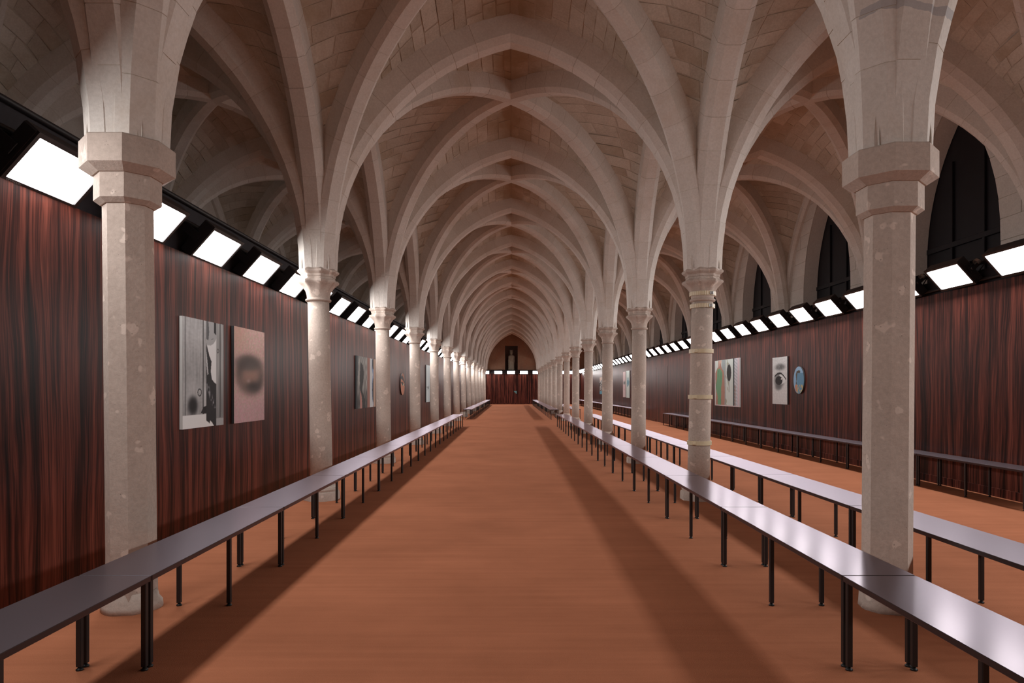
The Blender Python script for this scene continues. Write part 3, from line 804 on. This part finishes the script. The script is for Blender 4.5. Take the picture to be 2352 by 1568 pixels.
def pic_door(u, v):
    g = .60 + .10 * vnoise(u, v, 60, 6, 1) + .05 * vnoise(u, v, 25, 60, 2) - .12 * smooth(.5, .1, v) * (u < .5) - .10 * smooth(.3, .5, v) * smooth(.9, .5, v)
    C = np.stack([g, g * 1.005, g * 1.0], -1)
    C = put(C, (abs(u - .055) < .008) | (abs(u - .468) < .011), (.10, .10, .11))
    C = put(C, np.exp(-ell(u, v, .23, .205, .11, .085) ** 2) * 1.0, (.07, .07, .08))
    k = ell(u, v, .385, .325, .05, .037); C = put(C, ((k < 1) & (k > .5)), (.14, .14, .14))
    C = put(C, poly(u, v, [(.41, .13), (.47, .185), (.55, .2), (.55, .125)]), (.05, .05, .06))
    C = put(C, (u < .55) & (v < .122), (.82, .83, .82))
    s = (u > .545) & (u < .805)
    C = put(C, s, (.83, .84, .84))
    C = put(C, s & poly(u, v, [(.545, .79), (.58, .77), (.66, .775), (.72, .79), (.79, .83), (.805, .86), (.805, 1.01), (.545, 1.01)]), (.62, .63, .63))
    C = put(C, s & poly(u, v, [(.545, .83), (.60, .82), (.62, .9), (.60, 1.01), (.545, 1.01)]), (.34, .35, .36))
    C = put(C, s & poly(u, v, [(.74, .90), (.805, .88), (.805, 1.01), (.74, 1.01)]), (.13, .14, .15))
    C = put(C, s & poly(u, v, [(.66, .83), (.73, .845), (.72, .835)]), (.25, .25, .25))
    C = put(C, s & poly(u, v, [(.545, .80), (.58, .74), (.62, .68), (.68, .62), (.66, .52), (.69, .45), (.75, .42), (.805, .405), (.805, .0), (.70, .0), (.545, .06)]), (.10, .105, .12))
    C = put(C, s & poly(u, v, [(.545, .72), (.565, .66), (.60, .50), (.575, .49), (.55, .6)]), (.70, .71, .71))
    hl = np.clip(vnoise(u, v, 30, 40, 5) - .45, 0, 1) * 1.6 * np.exp(-((u - .56 - (0.40 - v) * .9) / .045) ** 2) * (v < .42) * (v > .17)
    C = put(C, s * hl, (.8, .8, .8))
    C = put(C, s & poly(u, v, [(.63, .0), (.64, .055), (.70, .03), (.74, .0)]), (.84, .85, .85))
    r = u >= .805
    g2 = .52 + .12 * vnoise(u, v, 50, 5, 8) - .1 * smooth(.6, .1, v)
    C = np.where(r[..., None], np.stack([g2, g2 * 1.01, g2], -1), C)
    C = put(C, r & (abs(u - .905) < .008) & (v > .075), (.12, .12, .13)); k = ell(u, v, .845, .73, .03, .022); C = put(C, r & (k < 1) & (k > .4), (.25, .25, .25))
    C = put(C, r & (v < .07), (.60, .61, .61))
    return C
def pic_blur(u, v):
    n = vnoise(u, v, 60, 70, 3) - .5; n2 = vnoise(u, v, 50, 64, 4) - .5
    C = full(u, (.74, .59, .55)); C[..., 0] += n * .12; C[..., 1] += n2 * .10; C[..., 2] += n * .10 + .05 * smooth(.35, .1, v) + n2 * .05
    C = put(C, .35 * smooth(.5, .05, v), (.68, .47, .46)); C = put(C, .5 * np.exp(-ell(u, v, .1, .95, .3, .2)), (.74, .55, .42))
    C = put(C, .75 * np.exp(-ell(u, v, .48, .52, .42, .19) ** 2), (.52, .36, .28))
    br = np.exp(-ell(u, v, .46, .63, .44, .085) ** 2) ; C = put(C, .80 * br, (.29, .27, .26))
    ang = np.arctan2((v - .50) / .16, (u - .52) / .36); rr = np.sqrt(ell(u, v, .52, .50, .36, .16))
    rg = np.exp(-((rr - 1) / .38) ** 2) * (.45 + .35 * np.cos(ang + .7) ** 2); C = put(C, rg, (.27, .22, .20))
    C = put(C, .85 * np.exp(-ell(u, v, .60, .385, .24, .055)), (.17, .13, .12)); C = put(C, .35 * np.exp(-ell(u, v, .45, .44, .06, .02)), (.80, .68, .66))
    return C
def pic_strips(u, v):
    g = .50 + .28 * (vnoise(u, v, 40, 10, 6) - .5) - .25 * smooth(.45, .1, v)
    C = np.stack([g, g * .99, g * .94], -1)
    C = put(C, u < .04 + .05 * smooth(.3, .9, v), (.24, .28, .29))
    C = put(C, poly(u, v, [(.20, .90), (.30, .84), (.36, .70), (.33, .52), (.26, .36), (.36, .24), (.44, .14), (.42, .0), (.30, .0), (.28, .2), (.17, .36), (.15, .6)]), (.13, .14, .14))
    C = put(C, poly(u, v, [(.17, .36), (.24, .26), (.27, .12), (.28, 0), (.17, 0)]), (.68, .44, .38))
    C = put(C, (u > .55) & (u < .68), (.58, .36, .29)); C = put(C, (u >= .68) & (u < .86), (.72, .74, .74))
    C = put(C, (u > .78) & (u < .88) & poly(u, v, [(.80, 1), (.78, .8), (.84, .67), (.79, .5), (.80, .2), (.88, .0), (.88, 1)]), (.42, .53, .68))
    C = put(C, (u > .8) & (u < .88) & ((ell(u, v, .87, .9, .06, .12) < 1) | (ell(u, v, .88, .35, .06, .25) < 1)), (.10, .11, .12)); C = put(C, u >= .88, (.70, .56, .45))
    return C
def pic_oval_eye(u, v):
    C = full(u, (.74, .43, .27)); C = put(C, smooth(.55, .9, v) * .5, (.55, .42, .36))
    C = put(C, poly(u, v, [(0, .82), (.45, .90), (1, .62), (1, .52), (.6, .66), (.2, .74), (0, .74)]), (.22, .24, .25))
    C = put(C, poly(u, v, [(.0, .58), (.4, .62), (1, .47), (.9, .43), (.3, .5)]), (.20, .17, .15)); C = put(C, ell(u, v, .55, .48, .26, .055) < 1, (.80, .78, .66)); C = put(C, ell(u, v, .48, .49, .13, .055) < 1, (.12, .16, .13))
    C = put(C, .5 * (vnoise(u, v, 6, 6, 9) > .62) * (v < .4), (.80, .50, .33)); return C
def pic_pale(u, v):
    C = full(u, (.70, .78, .79)); C = put(C, (u < .45) * .4, (.82, .87, .87)); C = put(C, np.exp(-ell(u, v, .45, .38, .35, .07) ** 2) * (vnoise(u, v, 9, 30, 3) > .5), (.14, .17, .19)); return C
def pic_dress(u, v):
    C = full(u, (.74, .78, .75)); C = put(C, (u > .30) & (u < .45), (.56, .62, .62))
    skin = poly(u, v, [(.02, .72), (.10, .82), (.16, .86), (.16, 1), (.28, 1), (.28, .88), (.30, .82), (.38, .76), (.41, .65), (.43, .3), (.42, 0), (.04, 0), (.06, .3), (.03, .5)])
    C = put(C, skin, (.66, .46, .37)); C = put(C, poly(u, v, [(.20, .86), (.24, .92), (.29, .95), (.29, 1.0), (.19, 1.0)]), (.76, .60, .53))
    C = put(C, poly(u, v, [(.11, .80), (.22, .82), (.30, .76), (.33, .70), (.31, .5), (.28, .4), (.27, 0), (.14, 0), (.13, .2), (.04, .40), (.05, .46), (.10, .6)]), (.36, .60, .42))
    C = put(C, .35 * (vnoise(u, v, 26, 3, 4) > .6) * poly(u, v, [(.11, .80), (.33, .72), (.27, 0), (.14, 0), (.05, .42)]), (.22, .42, .28))
    C = put(C, (abs(u - .455) < .008), (.55, .50, .50)); R = u > .463
    C = put(C, R, (.74, .79, .76)); C = put(C, R & (vnoise(u + v * .4, v, 26, 8, 2) > .72) & (u < .6), (.60, .62, .52))
    k = ell(u, v, .60, .71, .085, .175); C = put(C, R & (k < 1.18), (.56, .57, .56)); C = put(C, R & (k < 1), (.12, .13, .13)); C = put(C, R & (abs(u - .60) < .012) & (v < .53) & (v > .3), (.55, .57, .55))
    C = put(C, (u > .76) & (u < .81), (.06, .15, .17)); C = put(C, (u >= .81) & (u < .93), (.72, .72, .74)); C = put(C, (u >= .81) & (u < .86) & (v < .45), (.60, .50, .45)); C = put(C, (u >= .81) & (u < .92) & (np.sin((u * 60 + v * 90)) > .5), (.58, .62, .66))
    C = put(C, (u >= .93) | (u < .02), (.76, .68, .70)); C = put(C, (v < .018), (.78, .70, .70)); return C
def pic_eye(u, v):
    g = .74 + .08 * np.sin(v * 260) * .5 + .08 * (vnoise(u, v, 50, 60, 6) - .5)
    C = np.stack([g, g * 1.01, g], -1)
    C = put(C, .75 * np.exp(-ell(u, v, .52, .79, .33, .07) ** 2) * (.6 + .5 * vnoise(u, v, 30, 30, 8)), (.20, .21, .21))
    C = put(C, .8 * np.exp(-ell(u, v, .46, .50, .34, .17) ** 3), (.30, .31, .31)); C = put(C, np.clip(poly(u, v, [(.48, .64), (.68, .66), (.92, .58), (.86, .46), (.55, .41)]), 0, 1) * .95, (.78, .80, .79))
    k = ell(u, v, .45, .50, .24, .095); C = put(C, k < 1, (.07, .07, .08)); C = put(C, ell(u, v, .61, .535, .03, .018) < 1, (.9, .9, .9))
    lid = abs(v - (.655 - .55 * (u - .5) ** 2 - .12 * np.clip(u - .6, 0, 1))) < .018; C = put(C, lid & (u > .15) & (u < .92), (.10, .10, .11))
    C = put(C, .6 * np.exp(-ell(u, v, .40, .36, .22, .07) ** 2), (.28, .29, .29)); return C
def pic_profile(u, v):
    C = full(u, (.42, .62, .76)); C = put(C, smooth(.6, 1, v) * .4, (.56, .72, .84)); C = put(C, (u > .34) & (v < .76), (.26, .51, .64))
    C = put(C, poly(u, v, [(.22, .72), (.30, .83), (.52, .87), (.64, .84), (.64, .76), (.36, .76), (.34, .55), (.30, .45), (.34, .33), (.22, .36), (.27, .5)]), (.30, .27, .22)); C = put(C, poly(u, v, [(.12, .28), (.22, .35), (.34, .33), (.34, .05), (.2, .12)]), (.72, .47, .33))
    C = put(C, (v < .33) & (u > .34) & (vnoise(u, v, 22, 16, 7) > .62), (.68, .62, .38)); return C
def pic_pink(u, v):
    C = full(u, (.80, .69, .68)); C = put(C, .9 * np.exp(-ell(u, v, .5, .56, .28, .06)), (.10, .24, .22)); C = put(C, .7 * np.exp(-((np.sqrt(ell(u, v, .5, .38, .25, .10)) - 1) / .2) ** 2), (.74, .46, .46)); C = put(C, .6 * np.exp(-ell(u, v, .5, .47, .1, .03)), (.9, .9, .9)); return C
def pic_splash(u, v):
    C = full(u, (.74, .80, .77)); d = np.exp(-ell(u, v, .5, .58, .42, .20) ** 1.5); C = put(C, (d * (vnoise(u, v, 9, 12, 12) + .35) > .5), (.30, .55, .62)); return C
def pic_collage(u, v):
    g = .55 * (vnoise(u, v, 9, 14, 15) > .5) + .12; C = np.stack([g, g * .95, g * .9], -1); C = put(C, v > .8, (.74, .62, .54)); C = put(C, v < .18, (.16, .58, .68)); C = put(C, u > .62, (.20, .27, .28)); C = put(C, (u > .62) & (v > .75), (.68, .75, .76)); return C

def picture(name, xf, side, ya, yb, z0, z1, fn, nx, ny, label, group, edge='edge', oval=False, thick=0.03):
    """ya: the edge shown left in the photo."""
    pa = Vector((xf(ya), ya, 0)); pb = Vector((xf(yb), yb, 0)); t = (pb - pa).normalized(); inw = Vector((t.y, -t.x, 0)) 
    if inw.x * side > 0: inw = -inw
    w = (pb - pa).length; h = z1 - z0; cen = (pa + pb) / 2
    root = tag(empty(name, (cen.x, cen.y, (z0 + z1) / 2)), label, 'picture', group)
    U, V = np.meshgrid(np.linspace(0, 1, nx), np.linspace(0, 1, ny))
    C = tone(fn(U, V))
    X = (U - .5) * w; Zz = (V - .5) * h
    if oval:
        # squeeze the grid of the square onto the ellipse
        a, b_ = 2 * U - 1, 2 * V - 1; ax = a * np.sqrt(1 - b_ * b_ / 2); bz = b_ * np.sqrt(1 - a * a / 2); X = ax * w / 2; Zz = bz * h / 2
        C = tone(fn((ax + 1) / 2, (bz + 1) / 2))
    P = [tuple(t * x + inw * (thick + .001) + Vector((0, 0, z))) for x, z in zip(X.ravel(), Zz.ravel())]
    F = []
    flip = (t.cross(Vector((0, 0, 1)))).dot(inw) < 0
    for j in range(ny - 1):
        for i in range(nx - 1):
            q = (j * nx + i, j * nx + i + 1, (j + 1) * nx + i + 1, (j + 1) * nx + i); F.append(q[::-1] if flip else q)
    me = bpy.data.meshes.new('print'); me.from_pydata(P, [], F); me.materials.append(M['print'])
    ca = me.color_attributes.new('Col', 'FLOAT_COLOR', 'POINT'); ca.data.foreach_set('color', np.concatenate([C.reshape(-1, 3), np.ones((nx * ny, 1))], 1).ravel().astype(np.float32))
    link(bpy.data.objects.new('print', me), root)
    bm_ = MB()
    if oval: ring = [(math.cos(2 * math.pi * i / 48) * w / 2, math.sin(2 * math.pi * i / 48) * h / 2) for i in range(48)]
    else: ring = [(-w / 2, -h / 2), (w / 2, -h / 2), (w / 2, h / 2), (-w / 2, h / 2)]
    bm_.sweep([[tuple(t * x + inw * d + Vector((0, 0, z))) for x, z in ring] for d in (0.002, thick)], True, 0, True, False)
    bm_.build('backing_board', M[edge], root)
    return root
GL, GR = 'pictures on the left wall', 'pictures on the right wall'
picture('picture', XL, -1, 6.255, 7.14, .953, 1.996, pic_door, 150, 180, 'black and white collage of wooden door and profile figure on the left wall', GL, 'edge_white')
picture('picture', XL, -1, 7.41, 8.31, .95, 2.01, pic_blur, 70, 140, 'pinkish enlarged print of a blurred closed eye on the left wall', GL)
picture('picture', XL, -1, 13.13, 14.9, .94, 1.97, pic_strips, 90, 90, 'striped collage of grey bark, skin and pale blue, partly behind a column', GL)
picture('picture', XL, -1, 18.1, 18.72, 1.165, 1.745, pic_oval_eye, 40, 60, 'oval cut print of an eye on tanned skin on the left wall', GL, 'edge', True)
picture('picture', XL, -1, 23.0, 23.9, .88, 2.14, pic_pale, 24, 50, 'pale blue print with a small dark mark far along the left wall', GL)
picture('picture', XR, 1, 19.9, 17.78, .85, 2.14, pic_dress, 150, 120, 'wide two-part print of a figure in green and a round mirror on the right wall', GR, 'edge_white')
picture('picture', XR, 1, 15.55, 14.72, .99, 2.03, pic_eye, 70, 150, 'black and white halftone print of an open eye on the right wall', GR)
picture('picture', XR, 1, 14.39, 13.88, 1.225, 1.79, pic_profile, 50, 70, 'blue oval print of a dark profile on the right wall', GR, 'edge', True)
picture('picture', XR, 1, 36.0, 35.1, .90, 2.22, pic_pink, 24, 50, 'narrow pink print with a dark green eye far along the right wall', GR)
picture('picture', XR, 1, 34.95, 33.85, .88, 2.24, pic_splash, 24, 50, 'narrow pale print with a teal splash far along the right wall', GR)
picture('picture', XR, 1, 46.2, 44.2, .98, 2.10, pic_collage, 30, 40, 'dark collage with a turquoise foot furthest along the right wall', GR)
mb = MB(); ring = [(.02, .0), (.26, .0), (.26, -.24), (.18, -.24), (.12, -.12), (.05, -.12)]
mb.sweep([[(x, d, z) for x, z in ring] for d in (-.012, -.001)], True, 0, True, False)
o = mb.build('notice', M['teal']); o.location = (.15, YEND, 1.16); tag(o, 'small teal notice fixed to the far rosewood wall', 'notice')
